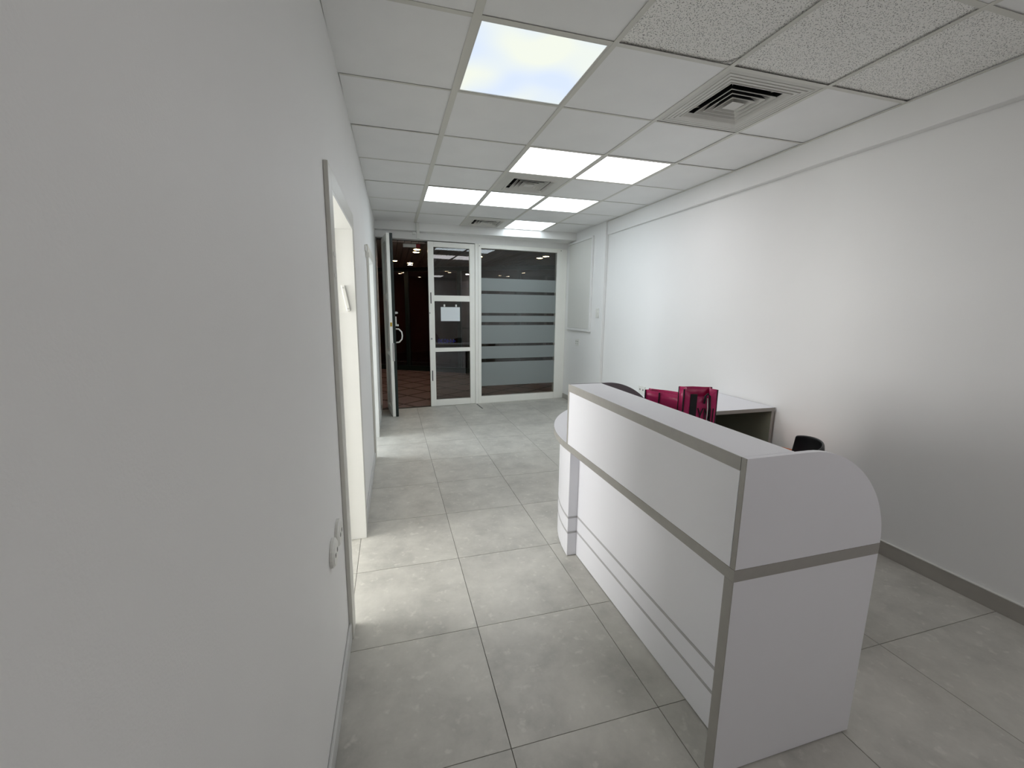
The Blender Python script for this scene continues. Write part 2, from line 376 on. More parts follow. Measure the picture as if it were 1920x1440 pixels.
# ------------------------------------------------------------------ ceiling
GX0, GY0, G = .3709, 1.8372, .6
struct_ce = struct(MB().box(-.6, 3.0, YB-.1, 6.2, CZ+.12, CZ+.2).build('ceiling', 'void'))
lights = {(0, 0): 'lp_cloud', (1, 2): 'lp_pink', (2, 2): 'lp_pink', (0, 4): 'lp_cool', (1, 4): 'lp_cool', (2, 4): 'lp_cool', (2, 6): 'lp_cool', (1, -4): 'lp_pink', (2, -5): 'lp_pink'}  # the two panels behind the camera are added as fill
vents = [(2, 0), (1, 3), (1, 6)]
pitted = [(1, -1), (2, -1), (3, -1)]
tc = {}
for i in range(-1, 4):
    for j in range(-6, 7):
        if (i, j) in lights or (i, j) in vents: continue
        x0 = GX0+G*i; x1 = x0+G; y0 = GY0+G*j; y1 = y0+G; g = .003
        if j == 6: y1 = 6.038
        if i == -1: x0 = LX(y0, CZ)+.001
        if i == 3: x1 = BEAMX-.004
        y0 = max(y0, YB+.001)
        if y1-y0 < .05: continue
        poly = [(x0+g, y0+g), (x1-g, y0+g), (x1-g, y1-g), (x0+g, y1-g)]
        if (i, j) == (1, -1):       # chipped corner
            poly = [(x0+g, y0+g), (x1-g, y0+g), (x1-g, y1-.075), (x1-.022, y1-.052), (x1-.03, y1-.035), (x1-.085, y1-g), (x0+g, y1-g)]
        if (i, j) == (1, -1): MB().prism([(x1-g, y1-.062), (x1-.015, y1-.046), (x1-.022, y1-.028), (x1-.070, y1-g), (x1-g, y1-g)], CZ+.004, CZ+.015).build('tile_fragment', 'acoustic', struct_ce)
        mt = 'acoustic' if (i, j) in pitted else 'ctile'
        key = (mt, round(x1-x0, 3), round(y1-y0, 3))
        zj = CZ + random.uniform(.0, .004)
        if (i, j) in pitted: zj = CZ+.007
        if key in tc and i not in (-1,) and (i, j) != (1, -1): inst(tc[key], 'tile', ((x0+x1)/2, (y0+y1)/2, zj), struct_ce)
        else:
            o = MB().prism(poly, zj, zj+.015).build('tile', mt, struct_ce)
            if (i, j) != (1, -1): tc[key] = o.data
for i in range(0, 4):
    x = GX0+G*i; wd = .017 if i == 0 else .012
    MB().box(x-wd, x+wd, YB+.002, 6.038, CZ-.0022, CZ-.0004).build('tee_runner', 'tee', struct_ce)
for j in range(-5, 7):
    y = GY0+G*j
    for i in range(-1, 4):
        xa = GX0+G*i+(.0175 if i == 0 else .0125); xb = GX0+G*(i+1)-(.0175 if i == -1 else .0125)
        if i == -1: xa = LX(y, CZ)+.004
        if i == 3: xb = BEAMX-.002
        hw = .012 if j <= 0 else .0075
        MB().box(xa, xb, y-hw, y+hw, CZ-.0016, CZ-.0004).build('cross_tee', 'tee', struct_ce)
MB().box(BEAMX-.014, BEAMX-.0005, YB+.002, 6.038, CZ-.004, CZ-.0004).build('edge_angle', 'tee', struct_ce)

LBL = {(0, 0): 'large ageing square ceiling light panel nearest the camera with yellowish clouding',
       (1, 2): 'neutral white ceiling light panel directly behind the middle air vent, left of its twin',
       (2, 2): 'neutral white ceiling light panel right of its twin, toward the right wall',
       (0, 4): 'bluish ceiling light panel, leftmost of the row of three',
       (1, 4): 'bluish ceiling light panel, middle of the row of three',
       (2, 4): 'bluish ceiling light panel, rightmost of the row of three',
       (2, 6): 'small-looking bluish ceiling light panel farthest away, beside the far air vent',
       (1, -4): 'added fill light panel in the ceiling behind the camera, nearer one', (2, -5): 'added fill light panel in the ceiling behind the camera, farther one'}
for (i, j), mt in lights.items():
    x0 = GX0+G*i+.012; x1 = x0+G-.024; y0 = GY0+G*j+.009; y1 = y0+G-.018
    if j == 6: y1 = 6.03
    t = thing('ceiling_light', ((x0+x1)/2, (y0+y1)/2, CZ-.001), LBL[(i, j)], 'ceiling light', 'square light panels in the ceiling grid')
    f = .012; m = MB()
    m.box(x0, x1, y0, y0+f, CZ-.001, CZ+.03); m.box(x0, x1, y1-f, y1, CZ-.001, CZ+.03); m.box(x0, x0+f, y0+f, y1-f, CZ-.001, CZ+.03); m.box(x1-f, x1, y0+f, y1-f, CZ-.001, CZ+.03)
    m.build('frame', 'vent', t)
    MB().box(x0+f, x1-f, y0+f, y1-f, CZ+.002, CZ+.008).build('diffuser', mt, t)

def vent(i, j, label, half, ridged):
    cx = GX0+G*i+.3; cy = GY0+G*j+.3; W = .287
    Wy1 = W if j != 6 else min(W, 6.034-cy)
    t = thing('air_vent', (cx, cy, CZ-.002), label, 'air vent', 'square four way air vents in the ceiling')
    def ring(mb, a, b, za, zb, th=.0):
        """frustum ring from half-size a at za to half-size b at zb"""
        P = [(-1, -1), (1, -1), (1, 1), (-1, 1)]
        vs = [(cx+a*p, cy+(a*q if q < 0 else min(a*q, Wy1)), za) for p, q in P] + [(cx+b*p, cy+(b*q if q < 0 else min(b*q, Wy1)), zb) for p, q in P]
        mb._add(vs, [(k, k+4, (k+1) % 4+4, (k+1) % 4) for k in range(4)])
    m = MB(); ring(m, W, W-.02, CZ+.0, CZ-.003)
    if ridged:
        edges = [W-.02, W-.042, W-.064, W-.086]
        for q, e in enumerate(edges):
            nx = edges[q+1] if q < 3 else half+.018
            ring(m, e, e-.003, CZ-.003, CZ+.004); ring(m, e-.003, e-.006, CZ+.004, CZ-.003-.001*q); ring(m, e-.006, nx, CZ-.003-.001*q, CZ-.003)
    else:
        ring(m, W-.02, half+.03, CZ-.003, CZ-.003); ring(m, half+.03, half+.028, CZ-.003, CZ-.010); ring(m, half+.028, half+.018, CZ-.010, CZ-.010)
    ring(m, half+.018, half, CZ-.003 if ridged else CZ-.010, CZ+.012)
    m.build('faceplate', 'vent', t)
    m = MB(); ring(m, half, half, CZ+.012, CZ+.10); m.build('duct_collar', 'void', t)  # collar painted near-black for the shade inside the vent
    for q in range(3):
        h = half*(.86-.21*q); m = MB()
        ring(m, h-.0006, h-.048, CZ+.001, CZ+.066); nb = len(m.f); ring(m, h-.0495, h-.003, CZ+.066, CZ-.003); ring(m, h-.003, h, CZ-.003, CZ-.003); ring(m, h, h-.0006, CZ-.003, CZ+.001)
        m.mi = [1]*nb+[0]*(len(m.f)-nb); m.build('louver', ['vent', 'void'], t)  # outer blade faces painted near-black as the shade between the louvers
    h = half*.20; m = MB()
    m._add([(cx-h*1.2, cy-h*1.2, CZ-.004), (cx+h*1.2, cy-h*1.2, CZ-.004), (cx+h*1.2, cy+h*1.2, CZ-.004), (cx-h*1.2, cy+h*1.2, CZ-.004),
            (cx-h*.2, cy-h*.2, CZ+.03), (cx+h*.2, cy-h*.2, CZ+.03), (cx+h*.2, cy+h*.2, CZ+.03), (cx-h*.2, cy+h*.2, CZ+.03)],
           [(3, 2, 1, 0), (4, 5, 6, 7), (0, 1, 5, 4), (1, 2, 6, 5), (2, 3, 7, 6), (3, 0, 4, 7)])
    m.build('center_cone', 'vent', t)
    m = MB()
    for a in (-1, 1):
        for b in (-1, 1):
            m.tube([(cx+a*half*.18, cy+b*half*.18, CZ+.028), (cx+a*half*.98, cy+b*half*.98, CZ+.028)], .002, 5)
    m.build('brace', 'vent', t)
    MB().box(cx-half-.01, cx+half+.01, cy-half-.01, cy+min(half+.01, Wy1), CZ+.10, CZ+.105).build('duct', 'void', t)
vent(2, 0, 'large ridged square air vent in the ceiling nearest the camera', .168, True)
vent(1, 3, 'square ceiling air vent between the light panels in mid room', .175, False)
vent(1, 6, 'farthest square ceiling air vent near the entrance bulkhead', .175, False)

# ------------------------------------------------------------------ storefront: fixed leaf, window, open leaf
def leaf_frame(F, t, x0, x1, ztop, st, rails, v0, v1, mat, name='stile'):
    """stiles and rails of one leaf"""
    MB(F).box(x0, x0+st, v0, v1, .004, ztop).build(name, mat, t, bevel=.003)
    MB(F).box(x1-st, x1, v0, v1, .004, ztop).build(name, mat, t, bevel=.003)
    for a, b in rails: MB(F).box(x0+st+.0003, x1-st-.0003, v0, v1, a, b).build('rail' if name == 'stile' else 'outer_rail', mat, t, bevel=.003)
RAILS = [(.004, .100), (.811, .868), (1.536, 1.618), (2.280, 2.350)]
PANES = [(.100, .811), (.868, 1.536), (1.618, 2.280)]
def SFP(uc, zc, yaw): return lambda u, v, z: (u, SFY(u)+v-yaw*(u-uc)+.0101*(z-zc), z)
SFD = SFP(.879, 1.2, .05); SFW = SFP(1.924, 1.2, .028)
t = sempty('door_2', SF(.88, 0, 0)); t['label'] = 'closed white framed glass door leaf with paper sign beside the frosted window'
leaf_frame(SF, t, .541, 1.217, 2.350, .080, RAILS, -.022, .018, 'alu')
leaf_frame(SF, t, .541, 1.217, 2.350, .080, RAILS, .0185, .045, 'green', 'outer_stile')
for k, (a, b) in enumerate(PANES):
    p = MB(SFD).box(.6215, 1.1365, -.003, .003, a+.0005, b-.0005).build('pane', 'glass', t)
    if k == 1: pane2 = p
bo = MB(SF).box(.566, .578, -.0265, -.0222, 1.502, 1.655).build('flush_bolt', 'blackm', t)
MB(SF).box(.566, .578, -.0265, -.0222, .387, .540).build('flush_bolt', 'blackm', t)
m = MB(); c = SF(.569, -.0222, 1.002); m.tube([c, (c[0], c[1]-.008, c[2])], .014, 14); m.build('lock_cylinder', 'chrome', t)
m = MB(); c = SF(.552, -.0222, 1.369); m.tube([c, (c[0], c[1]-.004, c[2])], .007, 10); m.build('keyhole', 'blackm', t)
# mirrored number on the glass, read from outside
me = text_mesh('444030', .088)
lt = bpy.data.objects.new('lettering', me); COL.objects.link(lt); me.materials.clear(); me.materials.append(M['ink'])
lt.parent = pane2; L = Vector(SFD(.79, .0045, .96)); WLOC[lt.name] = L; lt.location = L-WLOC[pane2.name]
lt.rotation_euler = (math.radians(90), 0, math.radians(180)+math.atan(.038))
# paper on the glass
o = MB(SFD).box(.712, .990, -.0055, -.0035, 1.254, 1.454).build('paper_sign', 'paper')
tag(o, 'blank white paper sheet stuck on the glass door leaf', 'paper')
for q, px in enumerate((.765, .935)):
    o = MB(SFD).box(px-.012, px+.012, -.009, -.0032, 1.458, 1.492).build('suction_hook', 'plas', bevel=.003)
    tag(o, 'small clear hook on the glass above the %s corner of the paper sheet' % ('left', 'right')[q], 'hook', 'hooks above the paper sheet')
# post and big window
t = sempty('trim_3', SF(1.264, 0, 0))
MB(SF).box(1.2185, 1.262, -.03, .05, 0, 2.361).build('door_post', 'alu', t, bevel=.003)
MB(SF).box(1.2625, 1.311, -.034, .05, 0, 2.361).build('window_post', 'alu', t, bevel=.003)
t = sempty('window_1', SF(1.92, 0, 0)); t['label'] = 'wide shop window with frosted stripes'
MB(SF).box(1.3115, 2.5365, -.03, .05, .0, .105).build('bottom_rail', 'alu', t, bevel=.003)
MB(SF).box(1.3115, 2.5365, -.03, .05, 2.303, 2.361).build('top_rail', 'alu', t, bevel=.003)
MB(SF).box(2.537, COLX-.002, -.032, .05, 0, 2.361).build('side_post', 'alu', t, bevel=.003)
pw = MB(SFW).box(1.3115, 2.5365, .007, .013, .1055, 2.3025).build('pane', 'glass', t)
for a, b in ((1.70, 1.885), (1.375, 1.655), (1.24, 1.335), (.913, 1.193), (.684, .872), (.262, .63)):
    MB(SFW).box(1.3120, 2.5360, .0045, .0063, a, b).build('frosted_band', 'film', pw)
for px, pz in ((1.285, 2.33), (2.60, 2.335)):
    c = SF(px, -.0345, pz); m = MB(); m.tube([c, (c[0], c[1]-.004, c[2])], .006, 8); m.build('screw_cap', 'blackm', t)
# open leaf, swung inward
A = Vector((.014, 5.69)); B = Vector((-.056, 6.25)); dv = (B-A); LEN = dv.length; dn = dv/LEN; nn = Vector((dn.y, -dn.x))   # nn: outward side (+x)
def OL(u, v, z): p = A + dn*u + nn*v; return (p.x, p.y, z)
t = sempty('door_1', OL(LEN/2, 0, 0)); t['label'] = 'open glass door leaf swung inward, white inside and dark green outside'
leaf_frame(OL, t, 0, LEN, 2.352, .075, RAILS, -.020, .018, 'alu')
leaf_frame(OL, t, 0, LEN, 2.352, .075, RAILS, .0185, .055, 'green', 'outer_stile')
for a, b in PANES: MB(OL).box(.0755, LEN-.0755, -.002, .004, a+.0005, b-.0005).build('pane', 'glass', t)
m = MB(); m.tube([OL(.045, .055, 1.165), OL(.045, .10, 1.162), OL(.045, .135, 1.125), OL(.045, .142, 1.077), OL(.045, .135, 1.03), OL(.045, .10, .992), OL(.045, .055, .988)], .009, 8)
m.build('pull_handle', 'plas', t, smooth=True)
m = MB(); m.tube([OL(.05, .055, 1.372), OL(.05, .085, 1.372)], .017, 14); m.tube([OL(.05, .0855, 1.372), OL(.05, .096, 1.372)], .011, 14)
m.build('lock_cylinder', 'chrome', t)
m = MB(OL); m.box(.035, .07, .0555, .075, 1.20, 1.325); m.box(.02, .08, .0755, .098, 1.20, 1.225); m.build('lever_plate', 'plas', t, bevel=.004)
MB(OL).box(-.006, -.0003, -.012, .012, 1.20, 1.25).build('latch', 'brass', t)
MB(OL).box(-.005, -.0003, .005, .030, .75, .985).build('edge_plate', 'chrome', t)
# floor guide slot
a, b = Vector((1.225, 6.22)), Vector((1.245, 5.88))
m = MB(); m.prism([(1.223, 6.215), (1.238, 6.215), (1.262, 5.90), (1.247, 5.90)], .0008, .0025)
o = m.build('floor_guide', 'blackm'); tag(o, 'thin dark metal guide strip on the floor before the glass door', 'floor strip')
# threshold
struct(MB(SF).box(-.30, .540, -.005, .055, .0005, .004).build('trim_threshold', 'blackm'))

# ------------------------------------------------------------------ the dark mall passage outside
FA = Vector((-.236, 10.476)); FB = Vector((1.669, 9.344)); fd = (FB-FA).normalized(); fnrm = Vector((fd.y, -fd.x))
if fnrm.y > 0: fnrm = -fnrm                                # points towards the camera
def FC(s, v, z): p = FA + fd*s - fnrm*v; return (p.x, p.y, z)   # s along the opposite front, v behind it
MZ = 2.335
def farY(x): return FA.y + (x-FA.x)*fd.y/fd.x
XL, XR = -3.4, 5.6
m = MB(); m.prism([(XL, SFY(XL)+.056), (XR, SFY(XR)+.056), (XR, farY(XR)+.05), (XL, farY(XL)+.05)], -.12, -.004)
mf = struct(m.build('floor_mall', 'mslab'))
a0 = math.radians(38); ux = Vector((math.cos(a0), math.sin(a0))); uy = Vector((-ux.y, ux.x)); T = .46
k0 = None
for i in range(-12, 16):
    for j in range(-12, 16):
        c = Vector((1.0, 8.0)) + ux*T*i + uy*T*j; h = T/2-.022
        poly = [tuple(c+ux*h*sx+uy*h*sy) for sx, sy in ((-1, -1), (1, -1), (1, 1), (-1, 1))]
        q = clip(poly, .088, -1, -6.165-.057); q = clip(q, -fnrm.x, -fnrm.y, -(fnrm.x*FA.x+fnrm.y*FA.y)) if len(q) > 2 else q
        q = clip(q, -1, 0, 1.6) if len(q) > 2 else q; q = clip(q, 1, 0, 4.2) if len(q) > 2 else q
        if len(q) < 3: continue
        Ar = abs(sum(q[k][0]*q[(k+1) % len(q)][1]-q[(k+1) % len(q)][0]*q[k][1] for k in range(len(q))))/2
        if Ar < .004: continue
        if len(q) == 4 and abs(Ar-4*h*h) < 1e-5 and k0: inst(k0, 'tile', (c.x, c.y, -.01), mf)
        else:
            o = MB().prism(q, -.01, -.0005).build('tile', 'mtile', mf)
            if len(q) == 4 and abs(Ar-4*h*h) < 1e-5: k0 = o.data
m = MB(); m.prism([(XL, SFY(XL)+.0), (XR, SFY(XR)+.0), (XR, farY(XR)+1.6), (XL, farY(XL)+1.6)], MZ+.06, MZ+.1)
mc = struct(m.build('ceiling_mall', 'mdark'))
sl = None
dirn = Vector((.10, 1)).normalized()
for k in range(-18, 56):
    x = k*.095
    yb = farY(x)-.02
    y0 = SFY(x)+.13
    if yb-y0 < .4: continue
    m = MB(); m.box(x-.0435, x+.0435, y0, yb, MZ, MZ+.02)
    m.build('slat', 'mslat', mc)
struct(MB(SF).box(XL, LX(6.3, 1)+WT-.02, -.02, .055, 0, MZ+.4).build('wall_mall_near', 'mwall'))
struct(MB(SF).box(COLX+.10, XR, .05, .10, 0, MZ+.4).build('wall_mall_near', 'mwall'))
struct(MB().box(XL-.1, XL, SFY(XL), farY(XL)+1.7, 0, MZ+.2).build('wall_mall_end', 'mwall'))
struct(MB().box(XR, XR+.1, SFY(XR)-.2, farY(XR)+1.7, 0, MZ+.2).build('wall_mall_end', 'mwall'))
struct(MB(FC).box(-4.0, 7.2, 1.5, 1.56, 0, MZ+.2).build('wall_shop_back', 'mwall'))
struct(MB(FC).box(-4.0, 7.2, .06, 1.5, -.11, -.001).build('floor_shop', 'mslab'))
t = sempty('window_4', FC(2, 0, 0)); t['label'] = 'dark shop front across the passage'
MB(FC).box(-3.4, 6.4, 0, .06, -.003, .115).build('plinth', 'green', t)
MB(FC).box(-3.4, 6.4, 0, .06, 2.25, MZ+.05).build('header', 'green', t)
MS = [-2.4, -1.1, .72, 2.0, 3.35, 4.7, 6.0]
for s_ in MS: MB(FC).box(s_-.045, s_+.045, 0, .06, .1155, 2.2495).build('mullion', 'green', t)
for a, b in zip(MS[:-1], MS[1:]):
    MB(FC).box(a+.0455, b-.0455, .025, .032, .1155, 2.2495).build('pane', 'dglass', t)
o = MB(FC).box(1.754, 2.372, .75, .79, .0, 2.07).build('display_board', 'pale')
tag(o, 'pale upright display board behind the shop glass across the passage', 'display board')
MB(FC).box(1.754, 2.372, .744, .7495, .96, .99).build('dark_stripe', 'blackm', o)
# made-up fill lamps, added to light the shop opposite and its board
for q, (s_, v_) in enumerate(((2.06, .38), (-.6, .8), (4.1, .8))):
    t = thing('shop_fill_lamp', FC(s_, v_, 2.20), ('added pendant fill lamp inside the dark shop above the pale display board', 'added pendant fill lamp inside the dark shop behind the open doorway', 'added pendant fill lamp inside the dark shop behind the wide window')[q], 'lamp', 'added pendant fill lamps in the shop opposite')
    m = MB(); m.tube([FC(s_, v_, 2.235), FC(s_, v_, MZ+.058)], .006, 6); m.build('rod', 'blackm', t)
    m = MB(); m.tube([FC(s_, v_, 2.205), FC(s_, v_, 2.235)], [.07, .02], 14); m.build('shade', 'blackm', t)
    m = MB(); m.tube([FC(s_, v_, 2.200), FC(s_, v_, 2.2045)], .035, 12); m.build('bulb', 'shopfill' if q == 0 else 'shopfilldim', t)
# warm downlights
DL = [(.444, 6.97), (.452, 7.30), (.436, 9.05), (.455, 9.42), (2.592, 7.33), (2.615, 7.07), (-.80, 9.5), (-1.15, 9.4), (.13, 8.74), (1.54, 7.5), (-1.84, 8.37)]
DLL = ['warm round downlight in the passage ceiling nearest above the open doorway', 'warm round downlight just behind the nearest one above the open doorway',
       'warm round downlight deeper in the passage above the open doorway', 'farthest warm round downlight close to the opposite shop front',
       'warm round downlight seen through the top of the wide window, left of its pair', 'warm round downlight seen through the top of the wide window, right of its pair']
for q, (x, y) in enumerate(DL):
    t = thing('downlight', (x, y, MZ-.006), DLL[q] if q < 6 else 'warm round downlight in the passage ceiling, ' + ('left near the shop front', 'far left near the shop front', 'behind the closed glass door', 'behind the wide window', 'far left in mid passage')[q-6], 'downlight', 'warm downlights in the passage ceiling' if q < 6 else 'unseen passage downlights')
    m = MB(); n = 20
    ro, ri = .072, .052
    vs = [(x+r*math.cos(2*math.pi*k/n), y+r*math.sin(2*math.pi*k/n), z) for r, z in ((ro, MZ-.0004), (ro, MZ-.006), (ri, MZ-.006), (ri, MZ-.001)) for k in range(n)]
    m._add(vs, [(a*n+k, (a+1)*n+k, (a+1)*n+(k+1) % n, a*n+(k+1) % n) for a in range(3) for k in range(n)]); m.build('ring', 'brass', t)
    m = MB(); m.prism([(x+ri*math.cos(2*math.pi*k/n), y+ri*math.sin(2*math.pi*k/n)) for k in range(n)], MZ-.004, MZ-.001); m.build('lamp', 'warm', t)
t = thing('ceiling_sign', (.36, 6.45, 2.29), 'small white and red sign plate under the passage ceiling above the open doorway', 'sign')
MB().box(.22, .40, 6.42, 6.48, 2.29, MZ-.001).build('white_plate', 'plas', t)
MB().box(.4005, .46, 6.42, 6.48, 2.29, MZ-.001).build('red_plate', 'red', t)

# ------------------------------------------------------------------ reception desk
X0, XE, YN, YF = .907, 1.473, .866, 2.06
ZB, ZT, ZU = .673, .710, 1.040
ACX, ACY, RO, RI = X0+1.0, YF, 1.0, 1.0-(XE-X0)
t = thing('reception_desk', (1.2, 1.5, 0), 'white reception desk with grey edge bands, raised counter and rounded far end', 'reception desk')
def arc(r, a0, a1, n, cx=ACX, cy=ACY): return [(cx+r*math.cos(math.radians(a0+(a1-a0)*k/n)), cy+r*math.sin(math.radians(a0+(a1-a0)*k/n))) for k in range(n+1)]
eb = .0025
# worktop: white core with an edge band wrapped round it
outer = [(XE, YN+eb), (X0+eb, YN+eb)] + arc(RO-eb, 180, 90, 28) + arc(RI, 90, 180, 20)
wt = MB().prism(outer, ZB, ZT).build('worktop', 'lam', t)
m = MB()
path_o = [(XE, YN), (X0, YN)] + arc(RO, 180, 90, 28); path_i = [(XE, YN+eb), (X0+eb, YN+eb)] + arc(RO-eb, 180, 90, 28)
for k in range(len(path_o)-1):
    p = [path_o[k], path_o[k+1], path_i[k+1], path_i[k]]; m.prism(p, ZB-.0002, ZT-.0008)
m.build('edge_band', 'edge', wt)
def panel_y(name, poly, y0, y1, mat='lam', parent=t): return MB().prism(poly, y0, y1, axis='y').build(name, mat, parent)
# near lower end panel (double board)
ep = MB().box(X0+eb, XE, YN, YN+.033, .006, ZB-.0005).build('end_panel', 'lam', t)
MB().box(X0, X0+eb-.0002, YN, YN+.033, .006, ZB-.0005).build('edge_band', 'edge', ep)
MB().box(X0+.01, XE-.01, YN+.004, YN+.029, 0, .0058).build('foot_strip', 'blackm', ep)
# arched upper end panels
def arch(x0):
    pts = [(x0, ZT+.0005), (x0, ZU)]
    n = 22; a, b, ex = .333, ZU-ZT-.0005, 1.9
    for k in range(n+1):
        th = math.pi/2*(1-k/n); pts.append((1.14+a*abs(math.cos(th))**(2/ex), ZT+.0005+b*abs(math.sin(th))**(2/ex)))
    return pts
un = panel_y('upper_end_panel', arch(X0+eb), YN, YN+.0165)
MB().box(X0, X0+eb-.0002, YN, YN+.0165, ZT+.0005, ZU).build('edge_band', 'edge', un)
# counter joint line and trim over the arch edge
ap = arch(X0+eb)[1:]
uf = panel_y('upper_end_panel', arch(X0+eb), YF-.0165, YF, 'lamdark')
MB().box(X0, X0+eb-.0002, YF-.0165, YF, ZT+.0005, ZU).build('edge_band', 'edge', uf)
# upper front, raised counter
MB().box(X0+.0005, X0+.018, YN+.0185, YF-.017, ZT+.0005, 1.0025).build('upper_front_panel', 'lam', t)
ct = MB().box(X0+eb, 1.092, YN+.0185, YF-.017, 1.003, ZU-.0003).build('raised_counter', 'lam', t)
MB().box(X0-.0003, X0+eb-.0002, YN+.0185, YF-.017, 1.0005, ZU-.0006).build('edge_band', 'edge', ct)
# lower front with two inlay strips
fp = MB().box(1.008, 1.026, YN+.0335, 2.1005, .004, ZB-.0005).build('front_panel', 'lam', t)
for z in (.149, .243): MB().box(1.0062, 1.0078, YN+.0335, 2.1005, z-.006, z+.006).build('inlay_strip', 'groove', fp)
MB().box(1.012, 1.024, YN+.04, 2.10, 0, .0038).build('foot_strip', 'blackm', fp)
# rounded pedestal
RP = .957; th0 = 180-math.degrees(math.asin((2.101-YF)/RP))
po = arc(RP, th0, 92, 26); pi_ = arc(RP-.018, th0, 92, 26)
cp = MB().prism(po+pi_[::-1], .004, ZB-.0005).build('curved_panel', 'lam', t)
for z in (.149, .243): MB().prism(arc(RP+.0016, th0, 92, 26)+arc(RP+.0002, 92, th0, 26), z-.006, z+.006).build('inlay_strip', 'groove', cp)
ck = MB().box(po[0][0]+.019, 1.0075, 2.101, 2.118, .004, ZB-.0005).build('pedestal_cheek', 'lam', t)
ck = MB().box(po[0][0]+.001, 1.0075, 2.0995, 2.1008, .004, ZB-.0005).build('pedestal_cheek', 'lam', t)
for z in (.149, .243): MB().box(po[0][0], 1.006, 2.0985, 2.0993, z-.006, z+.006).build('inlay_strip', 'groove', ck)
MB().box(1.027, 1.45, 1.50, 1.518, .004, ZB-.0005).build('support_panel', 'lam', t)

# ------------------------------------------------------------------ side desk by the right wall
SX0, SX1, SY0, SY1, SZ = 1.925, 2.772, 2.442, 3.055, .722
t = thing('side_desk', (2.35, 2.75, 0), 'white side desk with grey edges against the right wall behind the reception desk', 'desk')
wt = MB().box(SX0, SX1, SY0+eb, SY1, SZ-.027, SZ).build('worktop', 'lam', t)
MB().box(SX0, SX1, SY0, SY0+eb-.0002, SZ-.0272, SZ-.0005).build('edge_band', 'edge', wt)
for xa in (SX1-.024, SX0+.002):
    p = MB().box(xa, xa+.022, SY0+.008, SY1-.03, 0, SZ-.0275).build('end_panel', 'olive_shade', t)
    MB().box(xa, xa+.022, SY0+.0055, SY0+.0078, 0, SZ-.0275).build('edge_band', 'edge', p)
MB().box(SX0+.0245, SX1-.0245, SY1-.05, SY1-.034, .10, SZ-.0275).build('modesty_panel', 'olive_shade', t)
m = MB(); m.tube([(2.24, 2.62, .69), (2.10, 2.62, .50), (2.06, 2.62, .02)], .011, 8); m.build('diagonal_dark_bar', 'blackm', t)  # dark diagonal bar under the side desk top

# ------------------------------------------------------------------ magenta carrier bags on the worktop
def bag(name, a, b, z0, z1, depth, label, strap_u, extra=None, lean=0.0):
    """bag with its front top edge running a->b (plan); the body extends 'depth' behind"""
    a = Vector(a); b = Vector(b); d = (b-a); Ln = d.length; d /= Ln; n = Vector((-d.y, d.x))
    if n.dot(Vector((1.3, 1.7))) < 0: n = -n
    def P(u, v, z): p = a + d*u + n*v; return (p.x, p.y, z)
    c = a + d*Ln/2 + n*depth/2
    t = thing(name, (c.x, c.y, z0), label, 'bag', 'magenta carrier bags on the reception desk')
    H = z1-z0
    def wob(u, w): return .004*math.sin(9*u/Ln+3*w)*w
    def front(u, w): return P(u*Ln, wob(u*Ln, w)+lean*w*0, z0+.002+H*w - (.035*math.sin(math.pi*u)*w if extra == 'open' else 0) - (.012*u*w if extra is None else 0))
    def back(u, w): return P((1-u)*Ln, depth+wob(u*Ln, w), z0+.002+H*w)
    MB().grid(front, 14, 10, .0018).build('front_panel', 'magenta', t, smooth=True)
    MB().grid(back, 14, 10, .0018).build('back_panel', 'magenta', t, smooth=True)
    for u, sg in ((0, 1), (Ln, -1)):
        def gus(v, w): 
            q = v if sg > 0 else 1-v
            return P(u + sg*.02*math.sin(math.pi*v)*w, depth*(1-q), z0+.002+H*w)
        MB().grid(gus, 6, 8, .0015).build('gusset', 'magenta', t, smooth=True)
    MB().prism([tuple(P(u, v, 0)[:2]) for u, v in ((0, 0), (Ln, 0), (Ln, depth), (0, depth))], z0+.0005, z0+.002).build('base', 'magenta', t)
    for u, v in ((0, 0), (Ln, 0), (0, depth), (Ln, depth)): MB().tube([P(u, v, z0+.002), P(u, v, z1+.001)], .0035, 6).build('binding', 'blackf', t)
    for q, su in enumerate(strap_u):
        m = MB(lambda u, v, z: P(u, v, z)); m.box(su-.0, su+(.006 if extra is None else .030), -.0065, -.0035, z0+.01, z1-(.004 if extra is None else .02)); m.build('strap', 'blackf', t)
    return t, P, d
tA, PA, dA = bag('carrier_bag', (1.250, 1.862), (1.362, 1.69), .7105, 1.030, .05, 'flat magenta carrier bag with black binding, lower one leaning behind its neighbour', (.072,), None)
tB, PB, dB = bag('carrier_bag', (1.268, 1.590), (1.405, 1.540), .7105, 1.082, .07, 'taller open magenta carrier bag with black strap and black lettering', (.028,), 'open')
# drooping handle loop on the taller bag
m = MB(); m.tube([PB(.090, -.006, 1.02), PB(.092, -.010, 1.055), PB(.100, -.013, 1.066), PB(.110, -.012, 1.055), PB(.116, -.008, 1.00), PB(.117, -.006, .95)], .0045, 6); m.build('handle', 'blackf', tB, smooth=True)
m = MB(); m.tube([PB(.102, -.009, 1.045), PB(.106, -.010, 1.00), PB(.106, -.008, .94)], .0022, 6); m.build('cord', 'plas', tB, smooth=True)
me = text_mesh('AYNI', .075)
for v_ in me.vertices: v_.co.x *= .62; v_.co.y *= 1.5
me.materials.clear(); me.materials.append(M['blackf'])
lt = bpy.data.objects.new('lettering', me); COL.objects.link(lt); lt.parent = tB
L = Vector(PB(.085, -.0045, .955)); lt.location = L-WLOC[tB.name]; lt.rotation_euler = (math.radians(90), 0, math.atan2(dB.y, dB.x))

